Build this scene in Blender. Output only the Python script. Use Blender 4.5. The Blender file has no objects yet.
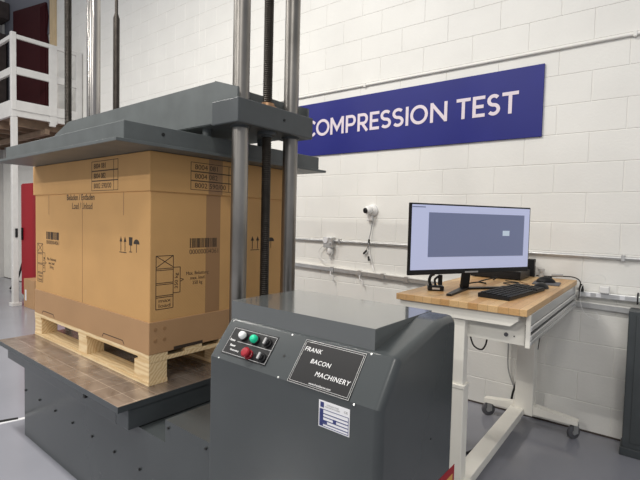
import bpy, bmesh, math, random
from mathutils import Vector, Matrix
random.seed(7)
C = bpy.context.scene.collection
SC = bpy.context.scene
PI = math.pi

# ---------------------------------------------------------------- camera
CF, CYAW, CPIT, CROL, CD, CH = 448.438, -0.653166, 0.045843, 0.024261, 3.499218, 1.402828
MROT = -0.022501                     # the press stands a little askew to the wall
cam_d = bpy.data.cameras.new('camera'); cam = bpy.data.objects.new('camera', cam_d); C.objects.link(cam)
fw = Vector((math.sin(CYAW)*math.cos(CPIT), math.cos(CYAW)*math.cos(CPIT), -math.sin(CPIT)))
r0 = Vector((math.cos(CYAW), -math.sin(CYAW), 0)); u0 = r0.cross(fw)
rr = r0*math.cos(CROL)+u0*math.sin(CROL); uu = -r0*math.sin(CROL)+u0*math.cos(CROL)
cam.matrix_world = Matrix(((rr.x, uu.x, -fw.x, 0), (rr.y, uu.y, -fw.y, -CD), (rr.z, uu.z, -fw.z, CH), (0, 0, 0, 1)))
cam_d.sensor_width = 36; cam_d.lens = CF/640*36; cam_d.clip_end = 100
SC.camera = cam
# ---------------------------------------------------------------- world and light
w = bpy.data.worlds.new('world'); SC.world = w; w.use_nodes = True
w.node_tree.nodes['Background'].inputs[0].default_value = (.93, .95, 1, 1)
w.node_tree.nodes['Background'].inputs[1].default_value = .44
SC.view_settings.view_transform = 'Standard'; SC.view_settings.look = 'None'
SC.view_settings.gamma = 1; SC.view_settings.use_curve_mapping = False
SC.view_settings.exposure = 0.0
def area(name, loc, size, power, col=(1, .96, .90)):
    l = bpy.data.lights.new(name, 'AREA'); l.shape = 'RECTANGLE'; l.size, l.size_y = size; l.energy = power; l.color = col
    o = bpy.data.objects.new(name, l); C.objects.link(o); o.location = loc
for i, (x, y, pw) in enumerate([(-9.0, -5.0, 45), (-2.9, -3.2, 190), (.6, -4.6, 80), (-6.0, -4.0, 90), (-7.5, -9.5, 200), (-2.5, -9.5, 250), (2.5, -8.5, 130)]):
    area('ceiling_lamp', (x, y, 5.2), (1.2, .25), pw)

# ---------------------------------------------------------------- materials
def mat(name, col, rough=.5, metal=0, spec=.5, var=0, vscale=8, bump=0, bscale=60, emit=0, coat=0, stretch=None):
    m = bpy.data.materials.new(name); m.use_nodes = True; nt = m.node_tree; b = nt.nodes['Principled BSDF']
    b.inputs['Base Color'].default_value = (*col, 1); b.inputs['Roughness'].default_value = rough
    b.inputs['Metallic'].default_value = metal; b.inputs['Specular IOR Level'].default_value = spec
    if coat: b.inputs['Coat Weight'].default_value = coat; b.inputs['Coat Roughness'].default_value = .15
    if emit: b.inputs['Emission Color'].default_value = (*col, 1); b.inputs['Emission Strength'].default_value = emit
    tc = nt.nodes.new('ShaderNodeTexCoord'); mp = nt.nodes.new('ShaderNodeMapping'); nt.links.new(tc.outputs['Object'], mp.inputs[0])
    if stretch: mp.inputs['Scale'].default_value = stretch
    if var:
        n = nt.nodes.new('ShaderNodeTexNoise'); n.inputs['Scale'].default_value = vscale; n.inputs['Detail'].default_value = 6
        nt.links.new(mp.outputs[0], n.inputs['Vector'])
        cr = nt.nodes.new('ShaderNodeValToRGB')
        cr.color_ramp.elements[0].position = .3; cr.color_ramp.elements[1].position = .7
        cr.color_ramp.elements[0].color = (*[c*(1-var) for c in col], 1); cr.color_ramp.elements[1].color = (*[min(1, c*(1+var)) for c in col], 1)
        nt.links.new(n.outputs[0], cr.inputs[0]); nt.links.new(cr.outputs[0], b.inputs['Base Color'])
    if bump:
        n2 = nt.nodes.new('ShaderNodeTexNoise'); n2.inputs['Scale'].default_value = bscale; n2.inputs['Detail'].default_value = 5
        nt.links.new(mp.outputs[0], n2.inputs['Vector'])
        bp = nt.nodes.new('ShaderNodeBump'); bp.inputs['Strength'].default_value = bump; bp.inputs['Distance'].default_value = .004
        nt.links.new(n2.outputs[0], bp.inputs['Height']); nt.links.new(bp.outputs[0], b.inputs['Normal'])
    return m
M = {}
M['wall'] = mat('painted_block', (.79, .78, .74), .55, var=.03, vscale=3, bump=.35, bscale=55)
M['wallgrey'] = mat('grey_painted_wall', (.55, .54, .52), .6, var=.05)
M['floor'] = mat('epoxy_floor', (.27, .275, .31), .17, var=.07, vscale=1.2, bump=.04, bscale=6)
M['gloss'] = mat('grey_gloss_paint', (.054, .061, .063), .22, var=.06, vscale=5, spec=.55, bump=.03, bscale=9)
M['lid'] = mat('lid_gloss_paint', (.10, .108, .108), .08, var=.05, vscale=5, spec=.9, coat=.6)
M['plate'] = mat('platen_paint_lit', (.10, .112, .112), .42, var=.12, vscale=9)  # lighter copy of the dark grey, light on the platen painted in
M['dkgrey'] = mat('dark_grey_paint', (.058, .066, .07), .38, var=.1, vscale=9)
M['steel'] = mat('turned_steel', (.27, .255, .235), .36, 1, var=.4, vscale=6, stretch=(1, 1, .35))
M['chrome'] = mat('chromed_steel', (.42, .40, .38), .22, 1, var=.15, vscale=5, stretch=(1, 1, .4))
M['screw'] = mat('oiled_steel', (.05, .044, .038), .45, .8, spec=.3, var=.2, vscale=20)
M['brass'] = mat('bronze', (.42, .25, .14), .4, .8)
M['black'] = mat('black_plastic', (.009, .009, .010), .42, spec=.3)
M['matt'] = mat('black_matt', (.012, .012, .012), .7)
M['key'] = mat('key_black', (.012, .012, .013), .55, spec=.3)
M['cream'] = mat('cream_powder_coat', (.86, .835, .76), .4, var=.03)
M['white'] = mat('white_paint', (.66, .65, .63), .45, var=.05)
M['plw'] = mat('white_plastic', (.8, .79, .77), .35)
M['alu'] = mat('aluminium', (.72, .72, .71), .34, .85)
M['galv'] = mat('galvanised', (.58, .58, .57), .4, .7, var=.12, vscale=15)
M['cable'] = mat('grey_cable', (.35, .35, .35), .5)
M['blue'] = mat('sign_blue', (.014, .018, .185), .38, var=.06, vscale=3, spec=.3)
M['letter'] = mat('letter_white', (.75, .66, .72), .5)
M['ink'] = mat('ink', (.045, .03, .02), .7)
M['labelw'] = mat('label_white', (.78, .78, .8), .4)
M['labelb'] = mat('label_blue', (.03, .04, .16), .4)
M['engr'] = mat('engraved_white', (.8, .8, .8), .5)
M['red'] = mat('red_gloss', (.36, .008, .018), .5, spec=.25)
M['redbtn'] = mat('red_button', (.30, .01, .02), .25)
M['whbtn'] = mat('white_button', (.9, .9, .9), .25)
M['grbtn'] = mat('green_button', (.01, .55, .30), .25, emit=.15)
M['maroon'] = mat('maroon_sheet', (.045, .006, .008), .8, var=.1, spec=.2)
M['dark'] = mat('dark_timber', (.06, .045, .04), .8, var=.2)
M['stud'] = mat('stud_pine', (.62, .47, .28), .6, var=.12, vscale=12, stretch=(3, 3, .4))
M['joist'] = mat('joist_brown', (.22, .15, .10), .7, var=.2)
M['screen'] = mat('screen_light', (.40, .43, .60), .3, emit=.55)
M['screend'] = mat('screen_dark', (.125, .145, .24), .3, emit=.5)
M['screenp'] = mat('screen_popup', (.4, .47, .55), .3, emit=.6)
M['gap'] = mat('dark_shade', (.02, .02, .02), .9)
M['tyre'] = mat('grey_tyre', (.10, .10, .11), .6)
M['yellow'] = mat('warning_yellow', (.7, .4, .08), .4)

def carton_mat(name, col, axis):
    m = mat(name, col, .75, var=.05, vscale=4)
    nt = m.node_tree; b = nt.nodes['Principled BSDF']
    tc = nt.nodes.new('ShaderNodeTexCoord'); wv = nt.nodes.new('ShaderNodeTexWave'); wv.inputs['Scale'].default_value = 40
    wv.bands_direction = axis; nt.links.new(tc.outputs['Object'], wv.inputs[0])
    bp = nt.nodes.new('ShaderNodeBump'); bp.inputs['Strength'].default_value = .05; bp.inputs['Distance'].default_value = .002
    nt.links.new(wv.outputs[1], bp.inputs['Height']); nt.links.new(bp.outputs[0], b.inputs['Normal'])
    return m
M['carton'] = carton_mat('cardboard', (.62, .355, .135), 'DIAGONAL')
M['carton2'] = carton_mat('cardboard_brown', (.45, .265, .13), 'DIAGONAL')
M['tape'] = mat('paper_tape', (.36, .20, .09), .5)

def wood_mat(name, c1, c2, scale, stretch, rough=.55):
    m = bpy.data.materials.new(name); m.use_nodes = True; nt = m.node_tree; b = nt.nodes['Principled BSDF']
    tc = nt.nodes.new('ShaderNodeTexCoord'); mp = nt.nodes.new('ShaderNodeMapping'); mp.inputs['Scale'].default_value = stretch
    nt.links.new(tc.outputs['Object'], mp.inputs[0])
    oi = nt.nodes.new('ShaderNodeObjectInfo'); ad = nt.nodes.new('ShaderNodeVectorMath'); ad.operation = 'ADD'
    nt.links.new(mp.outputs[0], ad.inputs[0]); nt.links.new(oi.outputs['Random'], ad.inputs[1])
    wv = nt.nodes.new('ShaderNodeTexWave'); wv.wave_type = 'RINGS'; wv.inputs['Scale'].default_value = scale; wv.inputs['Distortion'].default_value = 6
    wv.inputs['Detail'].default_value = 3; wv.inputs['Detail Scale'].default_value = 1.2
    nt.links.new(ad.outputs[0], wv.inputs[0])
    cr = nt.nodes.new('ShaderNodeValToRGB'); cr.color_ramp.elements[0].color = (*c1, 1); cr.color_ramp.elements[1].color = (*c2, 1)
    nt.links.new(wv.outputs[1], cr.inputs[0]); nt.links.new(cr.outputs[0], b.inputs['Base Color']); b.inputs['Roughness'].default_value = rough
    return m
M['pine'] = wood_mat('pallet_pine', (.88, .70, .43), (.72, .51, .26), 5, (1, 4, 4))

def butcher():
    m = bpy.data.materials.new('butcher_block'); m.use_nodes = True; nt = m.node_tree; b = nt.nodes['Principled BSDF']
    tc = nt.nodes.new('ShaderNodeTexCoord'); sp = nt.nodes.new('ShaderNodeSeparateXYZ'); nt.links.new(tc.outputs['Object'], sp.inputs[0])
    cb = nt.nodes.new('ShaderNodeCombineXYZ'); nt.links.new(sp.outputs['Y'], cb.inputs['X']); nt.links.new(sp.outputs['X'], cb.inputs['Y'])
    br = nt.nodes.new('ShaderNodeTexBrick'); br.inputs['Scale'].default_value = 1
    br.inputs['Brick Width'].default_value = .37; br.inputs['Row Height'].default_value = .045; br.inputs['Mortar Size'].default_value = .0006
    br.inputs['Color1'].default_value = (.74, .50, .25, 1); br.inputs['Color2'].default_value = (.56, .31, .12, 1); br.inputs['Mortar'].default_value = (.22, .11, .05, 1)
    nt.links.new(cb.outputs[0], br.inputs[0])
    n = nt.nodes.new('ShaderNodeTexNoise'); mp = nt.nodes.new('ShaderNodeMapping'); mp.inputs['Scale'].default_value = (60, 3, 60)
    nt.links.new(tc.outputs['Object'], mp.inputs[0]); nt.links.new(mp.outputs[0], n.inputs[0]); n.inputs['Detail'].default_value = 4
    mx = nt.nodes.new('ShaderNodeMix'); mx.data_type = 'RGBA'; mx.blend_type = 'MULTIPLY'; mx.inputs['Factor'].default_value = .5
    cr = nt.nodes.new('ShaderNodeValToRGB'); cr.color_ramp.elements[0].position = .3; cr.color_ramp.elements[0].color = (.6, .55, .5, 1); cr.color_ramp.elements[1].position = .6
    nt.links.new(n.outputs[0], cr.inputs[0]); nt.links.new(br.outputs[0], mx.inputs[6]); nt.links.new(cr.outputs[0], mx.inputs[7])
    nt.links.new(mx.outputs[2], b.inputs['Base Color']); b.inputs['Roughness'].default_value = .38
    return m
M['butcher'] = butcher()

def table_steel():
    m = bpy.data.materials.new('scribed_steel'); m.use_nodes = True; nt = m.node_tree; b = nt.nodes['Principled BSDF']
    tc = nt.nodes.new('ShaderNodeTexCoord')
    br = nt.nodes.new('ShaderNodeTexBrick'); br.offset = 0; br.inputs['Scale'].default_value = 1
    br.inputs['Brick Width'].default_value = .12; br.inputs['Row Height'].default_value = .1; br.inputs['Mortar Size'].default_value = .0017
    br.inputs['Color1'].default_value = (.40, .335, .28, 1); br.inputs['Color2'].default_value = (.34, .28, .235, 1); br.inputs['Mortar'].default_value = (.62, .54, .46, 1)
    nt.links.new(tc.outputs['Object'], br.inputs[0])
    n = nt.nodes.new('ShaderNodeTexNoise'); n.inputs['Scale'].default_value = 4; n.inputs['Detail'].default_value = 7; n.inputs['Distortion'].default_value = 1.5
    mp = nt.nodes.new('ShaderNodeMapping'); mp.inputs['Scale'].default_value = (1, 2.5, 1); mp.inputs['Rotation'].default_value = (0, 0, .5)
    nt.links.new(tc.outputs['Object'], mp.inputs[0]); nt.links.new(mp.outputs[0], n.inputs[0])
    mx = nt.nodes.new('ShaderNodeMix'); mx.data_type = 'RGBA'; mx.blend_type = 'MULTIPLY'; mx.inputs['Factor'].default_value = .8
    cr = nt.nodes.new('ShaderNodeValToRGB'); cr.color_ramp.elements[0].position = .35; cr.color_ramp.elements[0].color = (.55, .5, .47, 1); cr.color_ramp.elements[1].position = .62
    nt.links.new(n.outputs[0], cr.inputs[0]); nt.links.new(br.outputs[0], mx.inputs[6]); nt.links.new(cr.outputs[0], mx.inputs[7])
    nt.links.new(mx.outputs[2], b.inputs['Base Color']); b.inputs['Metallic'].default_value = .55; b.inputs['Roughness'].default_value = .27
    return m
M['tablesteel'] = table_steel()

# ---------------------------------------------------------------- mesh helpers
def box(bm, x0, x1, y0, y1, z0, z1, bev=0):
    t = bmesh.new() if bev else bm
    vs = [t.verts.new(v) for v in ((x0, y0, z0), (x1, y0, z0), (x1, y1, z0), (x0, y1, z0), (x0, y0, z1), (x1, y0, z1), (x1, y1, z1), (x0, y1, z1))]
    for f in ((3, 2, 1, 0), (4, 5, 6, 7), (0, 1, 5, 4), (1, 2, 6, 5), (2, 3, 7, 6), (3, 0, 4, 7)): t.faces.new([vs[i] for i in f])
    if bev:
        bmesh.ops.bevel(t, geom=t.edges[:], offset=bev, segments=2, affect='EDGES', profile=.5)
        merge(bm, t)
    return bm
def merge(bm, t, mx=None):
    me = bpy.data.meshes.new('t')
    if mx is not None: t.transform(mx)
    t.to_mesh(me); bm.from_mesh(me); bpy.data.meshes.remove(me); t.free()
def frame(d):
    d = Vector(d).normalized(); a = Vector((0, 0, 1)) if abs(d.z) < .9 else Vector((1, 0, 0))
    x = d.cross(a).normalized(); y = d.cross(x).normalized(); return x, y, d
def lathe(bm, p0, d, prof, seg=20):
    """prof: list of (radius, distance along d)"""
    x, y, d = frame(d); p0 = Vector(p0); rings = []
    for r, h in prof:
        rings.append([bm.verts.new(p0+d*h+(x*math.cos(2*PI*i/seg)+y*math.sin(2*PI*i/seg))*r) for i in range(seg)])
    for a, b in zip(rings, rings[1:]):
        for i in range(seg): bm.faces.new((a[i], a[(i+1) % seg], b[(i+1) % seg], b[i]))
    bm.faces.new(rings[0]); bm.faces.new(rings[-1]); return bm
def cyl(bm, p0, p1, r, seg=20):
    p0, p1 = Vector(p0), Vector(p1); return lathe(bm, p0, p1-p0, [(r, 0), (r, (p1-p0).length)], seg)
def prism(bm, pts, o, ax, ay, az, depth):
    """polygon pts (a,b) in plane o+a*ax+b*ay, pushed depth along az"""
    o, ax, ay, az = map(Vector, (o, ax, ay, az))
    A = [bm.verts.new(o+ax*a+ay*b) for a, b in pts]; B = [bm.verts.new(o+ax*a+ay*b+az*depth) for a, b in pts]
    bm.faces.new(A); bm.faces.new(B[::-1])
    for i in range(len(pts)): j = (i+1) % len(pts); bm.faces.new((A[i], A[j], B[j], B[i]))
    return bm
def tube(bm, pts, r, seg=8, smooth=True):
    P = [Vector(p) for p in pts]
    if smooth and len(P) > 2:
        Q = []
        for i in range(len(P)-1):
            a = P[max(i-1, 0)]; b = P[i]; c = P[i+1]; d = P[min(i+2, len(P)-1)]
            for k in range(6):
                t = k/6; Q.append(.5*((2*b)+(c-a)*t+(2*a-5*b+4*c-d)*t*t+(3*b-3*c+d-a)*t**3))
        P = Q+[P[-1]]
    rings = []; px = None
    for i, p in enumerate(P):
        d = (P[min(i+1, len(P)-1)]-P[max(i-1, 0)]).normalized()
        x, y, d = frame(d)
        if px is not None:
            x = (px-d*px.dot(d)).normalized(); y = d.cross(x)
        px = x
        rings.append([bm.verts.new(p+(x*math.cos(2*PI*k/seg)+y*math.sin(2*PI*k/seg))*r) for k in range(seg)])
    for a, b in zip(rings, rings[1:]):
        for k in range(seg): bm.faces.new((a[k], a[(k+1) % seg], b[(k+1) % seg], b[k]))
    bm.faces.new(rings[0]); bm.faces.new(rings[-1]); return bm
def text(bm, s, o, ax, ay, width, height, depth=.0006, shear=0, bold=0, align='L', sp=1.0):
    cu = bpy.data.curves.new('t', 'FONT'); cu.body = s; cu.shear = shear; cu.offset = bold; cu.space_character = sp; cu.resolution_u = 3
    cu.extrude = .5
    if '\n' in s: cu.align_x = 'CENTER'
    ob = bpy.data.objects.new('t', cu); C.objects.link(ob); bpy.context.view_layer.update()
    me = bpy.data.meshes.new_from_object(ob.evaluated_get(bpy.context.evaluated_depsgraph_get()))
    bpy.data.objects.remove(ob); bpy.data.curves.remove(cu)
    xs = [v.co.x for v in me.vertices]; ys = [v.co.y for v in me.vertices]
    x0, x1, y0, y1 = min(xs), max(xs), min(ys), max(ys)
    o, ax, ay = map(Vector, (o, ax, ay)); az = ax.cross(ay).normalized()
    for v in me.vertices:
        a = (v.co.x-x0)/(x1-x0)*width; b = (v.co.y-y0)/(y1-y0)*height; c = (v.co.z+.5)*depth
        v.co = o+ax*a+ay*b+az*c
    bm.from_mesh(me); bpy.data.meshes.remove(me); return bm
def B(): return bmesh.new()
def link(name, bm, m, smooth=False, wn=False, sharp=38):
    bmesh.ops.recalc_face_normals(bm, faces=bm.faces[:])
    me = bpy.data.meshes.new(name); bm.to_mesh(me); bm.free()
    ms = m if isinstance(m, (list, tuple)) else [m]
    for k in ms: me.materials.append(M[k])
    if smooth:
        for p in me.polygons: p.use_smooth = True
        me.set_sharp_from_angle(angle=math.radians(22 if wn else 38))
    o = bpy.data.objects.new(name, me); C.objects.link(o)
    if wn: o.modifiers.new('weighted_normals', 'WEIGHTED_NORMAL').keep_sharp = True
    return o

class Thing:
    """frame: 'w' world coordinates, 'm' press coordinates (u, v, z). base: the point the thing stands on"""
    def __init__(s, name, label, cat, base, fr='w', group=None, rot=None, single=False):
        s.base = Vector(base); s.fr = fr; s.tags = dict(label=label, category=cat)
        if group: s.tags['group'] = group
        s.name = name; s.rot = rot if rot is not None else (MROT if fr == 'm' else 0)
        s.local = rot is not None                       # coordinates are already local
        s.root = None
        if not single:
            s.root = bpy.data.objects.new(name, None); C.objects.link(s.root); s.root.empty_display_size = .1; s._place(s.root)
    def _place(s, o):
        o.location = s.wpt(s.base); o.rotation_euler = (0, 0, s.rot)
        for k, v in s.tags.items(): o[k] = v
    def wpt(s, p):
        if s.fr == 'm':
            c, n = math.cos(MROT), math.sin(MROT); return Vector((p[0]*c-p[1]*n, -CD+p[0]*n+p[1]*c, p[2]))
        return Vector(p)
    def part(s, name, bm, m, parent=None, smooth=False, label=None, mx=None, wn=False):
        if mx is not None: bm.transform(mx)
        if not s.local: bm.transform(Matrix.Translation(-s.base))
        o = link(name, bm, m, smooth, wn); o.parent = parent or s.root
        if label: o['label'] = label
        return o
    def mesh(s, bm, m, smooth=False):
        if not s.local: bm.transform(Matrix.Translation(-s.base))
        o = link(s.name, bm, m, smooth); s._place(o); return o
def struct(name, bm, m, smooth=False):
    o = link(name, bm, m, smooth); o['kind'] = 'structure'; return o

# ---------------------------------------------------------------- the setting
CR = .2032; X0 = -.628075
bm = B()
def block(x0, x1, z0, z1):
    g, dp = .0042, .0032
    o = [bm.verts.new(v) for v in ((x0, dp, z0), (x1, dp, z0), (x1, dp, z1), (x0, dp, z1))]
    n = [bm.verts.new(v) for v in ((x0+g, 0, z0+g), (x1-g, 0, z0+g), (x1-g, 0, z1-g), (x0+g, 0, z1-g))]
    bm.faces.new(n)
    for i in range(4): bm.faces.new((o[i], o[(i+1) % 4], n[(i+1) % 4], n[i]))
XL, XR = -11.2, 3.2
for k in range(30):
    off = X0+(.2032 if k % 2 else 0)
    n0 = math.floor((XL-off)/.4064); x = off+n0*.4064
    while x < XR:
        a, b = max(x, XL), min(x+.4064, XR)
        if a < -4.608 < b and min(-4.608-a, b+4.608) > .03:
            block(a, -4.608, k*CR, (k+1)*CR); block(-4.608, b, k*CR, (k+1)*CR)
        elif b-a > .03: block(a, b, k*CR, (k+1)*CR)
        x += .4064
struct('wall_back', bm, 'wall')
struct('wall_left', box(B(), -11.35, -11.2, -5, .15, 0, 6.1), 'wallgrey')
struct('floor', box(B(), -11.35, 5, -9, .15, -.12, 0), 'floor')
struct('trim_2', box(B(), -11.2, 3.2, -.004, -.0005, 0, .012), 'dark')
# painted timber stud on the back wall beside the landing
struct('trim_1', box(B(), -8.80, -8.58, -.03, -.001, 2.9, 6.0), 'stud')

# ---------------------------------------------------------------- wall-mounted pieces
t = Thing('wall_sign', 'long blue sign reading COMPRESSION TEST in white letters, high on the block wall', 'sign', (-1.8, -.012, 2.28))
t.part('sign_board', box(B(), -3.02, -.717, -.016, -.001, 2.027, 2.536, .002), 'blue')
def stroke(bm, pts, wd, y, dp, closed=False):
    P = [Vector(p) for p in pts]; n = len(P); L = []; R_ = []
    for i, p in enumerate(P):
        a = P[(i-1) % n] if (closed or i) else None; c = P[(i+1) % n] if (closed or i < n-1) else None
        d1 = (p-a).normalized() if a is not None else (c-p).normalized(); d2 = (c-p).normalized() if c is not None else d1
        nn = Vector((-d1.y-d2.y, d1.x+d2.x)).normalized(); k = wd/2/max(.45, nn.dot(Vector((-d1.y, d1.x))))
        L.append(p+nn*k); R_.append(p-nn*k)
    for i in range(n if closed else n-1):
        j = (i+1) % n
        prism(bm, [R_[i], R_[j], L[j], L[i]], (0, y, 0), (1, 0, 0), (0, 0, 1), (0, -1, 0), dp)
def arc(cx, cz, rx, rz, a0, a1, n=18): return [(cx+rx*math.cos(math.radians(a0+(a1-a0)*i/n)), cz+rz*math.sin(math.radians(a0+(a1-a0)*i/n))) for i in range(n+1)]
def glyph(bm, ch, x0, x1, z0, z1, y=-.0165, dp=.002):
    w = .0255; h = w/2; a, b, lo, hi = x0+h, x1-h, z0+h, z1-h; mz = (z0+z1)/2; cx = (x0+x1)/2
    cnt = [0]
    def S(pts, closed=False):
        cnt[0] += 1; stroke(bm, pts, w, y, dp+.00025*cnt[0], closed)
    if ch == 'O': S(arc(cx, mz, (b-a)/2, (hi-lo)/2, 0, 360-15, 23), True)
    elif ch == 'C': S(arc(cx+.012, mz, (b-a)/2+.008, (hi-lo)/2, 42, 318))
    elif ch == 'M':
        S([(a, z0), (a, z1)]); S([(b, z0), (b, z1)]); S([(a, z1-.004), (cx, z0+.045), (b, z1-.004)])
    elif ch == 'N':
        S([(a, z0), (a, z1)]); S([(b, z0), (b, z1)]); S([(a+.002, z1-.012), (b-.002, z0+.012)])
    elif ch == 'I': S([(cx, z0), (cx, z1)])
    elif ch == 'T': S([(cx, z0), (cx, z1-w*.5)]); S([(x0, hi), (x1, hi)])
    elif ch == 'E':
        S([(a, z0), (a, z1)]); S([(a, hi), (x1, hi)]); S([(a, lo), (x1, lo)]); S([(a, mz), (x1-.01, mz)])
    elif ch in 'PR':
        m2 = z0+(z1-z0)*.44; r = (hi-m2)/2
        S([(a, z0), (a, z1)]); S([(a, hi), (b-r*.9, hi)]+arc(b-r*.9, m2+r, r*.9, r, 80, -80, 10)+[(b-r*.9, m2), (a, m2)])
        if ch == 'R': S([(cx-.006, m2), (b+.006, z0)])
    elif ch == 'S':
        q = (hi-lo)/4; rx = (b-a)/2
        S(arc(cx, hi-q, rx, q, 35, 255, 12)+arc(cx, lo+q, rx, q, 75, -145, 12))
XS = dict(COMPRESSION=[(-2.875, -2.752), (-2.745, -2.583), (-2.572, -2.417), (-2.395, -2.284), (-2.265, -2.155), (-2.135, -2.039), (-2.026, -1.920), (-1.908, -1.800), (-1.785, -1.752), (-1.739, -1.581), (-1.560, -1.416)],
          TEST=[(-1.342, -1.231), (-1.214, -1.120), (-1.104, -1.008), (-.995, -.880)])
for wd_, xs in XS.items():
    bm = B()
    for ch_, (xa, xb) in zip(wd_, xs): glyph(bm, ch_, xa, xb, 2.213, 2.372)
    t.part('word', bm, 'letter')

t = Thing('pipe', 'thin painted pipe running the length of the wall above the blue sign', 'pipe', (-4, -.02, 2.62))
bm = B(); cyl(bm, (-7.2, -.011, 2.622), (3.1, -.011, 2.622), .0105, 10)
t.part('pipe_run', bm, 'wall', smooth=True)
for x in (-6.2, -4.2, -2.2, -.2, 1.8):
    bm = B(); box(bm, x-.010, x+.010, -.024, 0, 2.605, 2.639, .002); t.part('pipe_clip', bm, 'wall')

# lower conduit with junction box
t = Thing('conduit', 'thin metal conduit along the wall at monitor height', 'conduit', (-1.6, -.02, 1.2))
bm = B(); cyl(bm, (-4.4, -.016, 1.2), (-2.60, -.016, 1.2), .0115, 10); cyl(bm, (-2.49, -.016, 1.2), (3.1, -.016, 1.198), .0115, 10)
t.part('conduit_run', bm, 'galv', smooth=True)
for x in (-3.4, -2.43, -1.3, -.2, 1.2):
    bm = B(); box(bm, x-.01, x+.01, -.03, 0, 1.18, 1.222, .002); t.part('conduit_clip', bm, 'galv')
t = Thing('junction_box', 'small grey metal junction box on the wall conduit with a bulb hanging below', 'junction box', (-2.545, -.02, 1.17))
bm = B(); box(bm, -2.60, -2.49, -.055, 0, 1.135, 1.235, .005); t.part('box_body', bm, 'galv')
bm = B(); cyl(bm, (-2.57, -.062, 1.205), (-2.57, -.055, 1.205), .028, 16); t.part('round_cover', bm, 'labelw', smooth=True)
bm = B(); cyl(bm, (-2.52, -.061, 1.175), (-2.52, -.055, 1.175), .012, 12); t.part('knob', bm, 'galv', smooth=True)
bm = B(); lathe(bm, (-2.53, -.03, 1.14), (0, 0, -1), [(.02, 0), (.026, .02), (.03, .05), (.022, .07), (.008, .08), (.006, .12)], 14); t.part('hanging_sensor', bm, 'plw', smooth=True)
bm = B(); tube(bm, [(-2.60, -.03, 1.16), (-2.66, -.035, 1.10), (-2.64, -.04, 1.03), (-2.56, -.03, .985)], .0035); t.part('cable', bm, 'plw', smooth=True)

# painted cable raceway
t = Thing('cable_raceway', 'painted metal cable raceway running along the wall behind the workbench', 'raceway', (-1.6, -.03, .90))
def rz(x): return .941-.0262*(x+2.95)
def raceway(bm, x0, x1, y0, dz0, dz1):
    prism(bm, [(x0, rz(x0)+dz0), (x1, rz(x1)+dz0), (x1, rz(x1)+dz1), (x0, rz(x0)+dz1)], (0, y0, 0), (1, 0, 0), (0, 0, 1), (0, 1, 0), -.001-y0)
bm = B(); raceway(bm, -4.4, 3.1, -.030, -.019, .019); t.part('raceway_body', bm, 'galv')
bm = B(); raceway(bm, -4.4, 3.1, -.034, .013, .021); t.part('raceway_lip', bm, 'wall')
for x in (-2.50, -2.19, -1.95, -1.72, -.9, -.5):
    bm = B(); raceway(bm, x-.018, x+.018, -.039, -.024, .024); t.part('strap', bm, 'galv')
for x in (-2.50, -2.17):
    z = rz(x); bm = B(); tube(bm, [(x-.01, -.042, z-.02), (x-.005, -.046, z-.05), (x+.02, -.04, z-.07), (x+.02, -.04, z-.10)], .006); t.part('hook', bm, 'plw', smooth=True)
t = Thing('power_strip', 'white and silver power strip fixed to the wall right of the workbench', 'power strip', (-.25, -.06, .94))
bm = B(); box(bm, -.47, -.03, -.052, -.002, .928, .966, .005); t.part('strip_body', bm, 'alu')
for x in (-.43, -.11):
    bm = B(); box(bm, x-.004, x+.004, -.056, -.0, .915, .985, .001); t.part('cable_tie', bm, 'matt')
for x in (-.38, -.32, -.19, -.06):
    bm = B(); box(bm, x-.014, x+.014, -.054, -.0515, .934, .96, .001); t.part('socket', bm, 'labelw')
t = Thing('power_adapter', 'white power adapter with thin white cable plugged into the wall strip', 'adapter', (-.28, -.06, .967))
bm = B(); box(bm, -.315, -.26, -.085, -.03, .967, 1.012, .006); t.part('adapter_body', bm, 'plw')
bm = B(); tube(bm, [(-.285, -.06, 1.01), (-.29, -.07, 1.075), (-.36, -.09, 1.08), (-.42, -.09, .98), (-.40, -.09, .84), (-.33, -.07, .79), (-.31, -.06, .80), (-.33, -.06, .84)], .0018); t.part('cable', bm, 'plw', smooth=True)

t = Thing('security_camera', 'white dome security camera on the wall below the sign, lens facing left', 'camera', (-2.09, 0, 1.50))
bm = B(); lathe(bm, (-2.085, 0, 1.495), (0, -1, 0), [(.054, 0), (.054, .018), (.044, .026), (.036, .04)], 24); t.part('mount', bm, 'plw', smooth=True)
bm = B()
bmesh.ops.create_uvsphere(bm, u_segments=24, v_segments=14, radius=.040, matrix=Matrix.Translation((-2.095, -.062, 1.495))); eye = t.part('eyeball', bm, 'plw', smooth=True)
d = Vector((-.28, -.9, -.10)).normalized(); c = Vector((-2.095, -.062, 1.495))
bm = B(); lathe(bm, c+d*.030, d, [(.024, 0), (.024, .013), (.019, .016), (.017, .012), (.006, .012)], 20); t.part('lens', bm, 'black', smooth=True)
bm = B(); box(bm, -2.13, -2.075, -.03, 0, 1.40, 1.46, .008); t.part('cable_shroud', bm, 'plw')
t = Thing('camera_cable', 'dark cable with connectors hanging from the security camera down to the raceway', 'cable', (-2.07, -.02, 1.2))
bm = B(); tube(bm, [(-2.08, -.015, 1.397), (-2.083, -.02, 1.36), (-2.09, -.02, 1.30), (-2.10, -.035, 1.22), (-2.105, -.02, 1.14)], .0042); t.part('cord', bm, 'cable', smooth=True)
bm = B(); tube(bm, [(-2.105, -.02, 1.14), (-2.08, -.02, 1.06), (-2.06, -.02, 1.0), (-2.03, -.05, .955)], .0045); t.part('white_tail', bm, 'plw', smooth=True)
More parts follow.
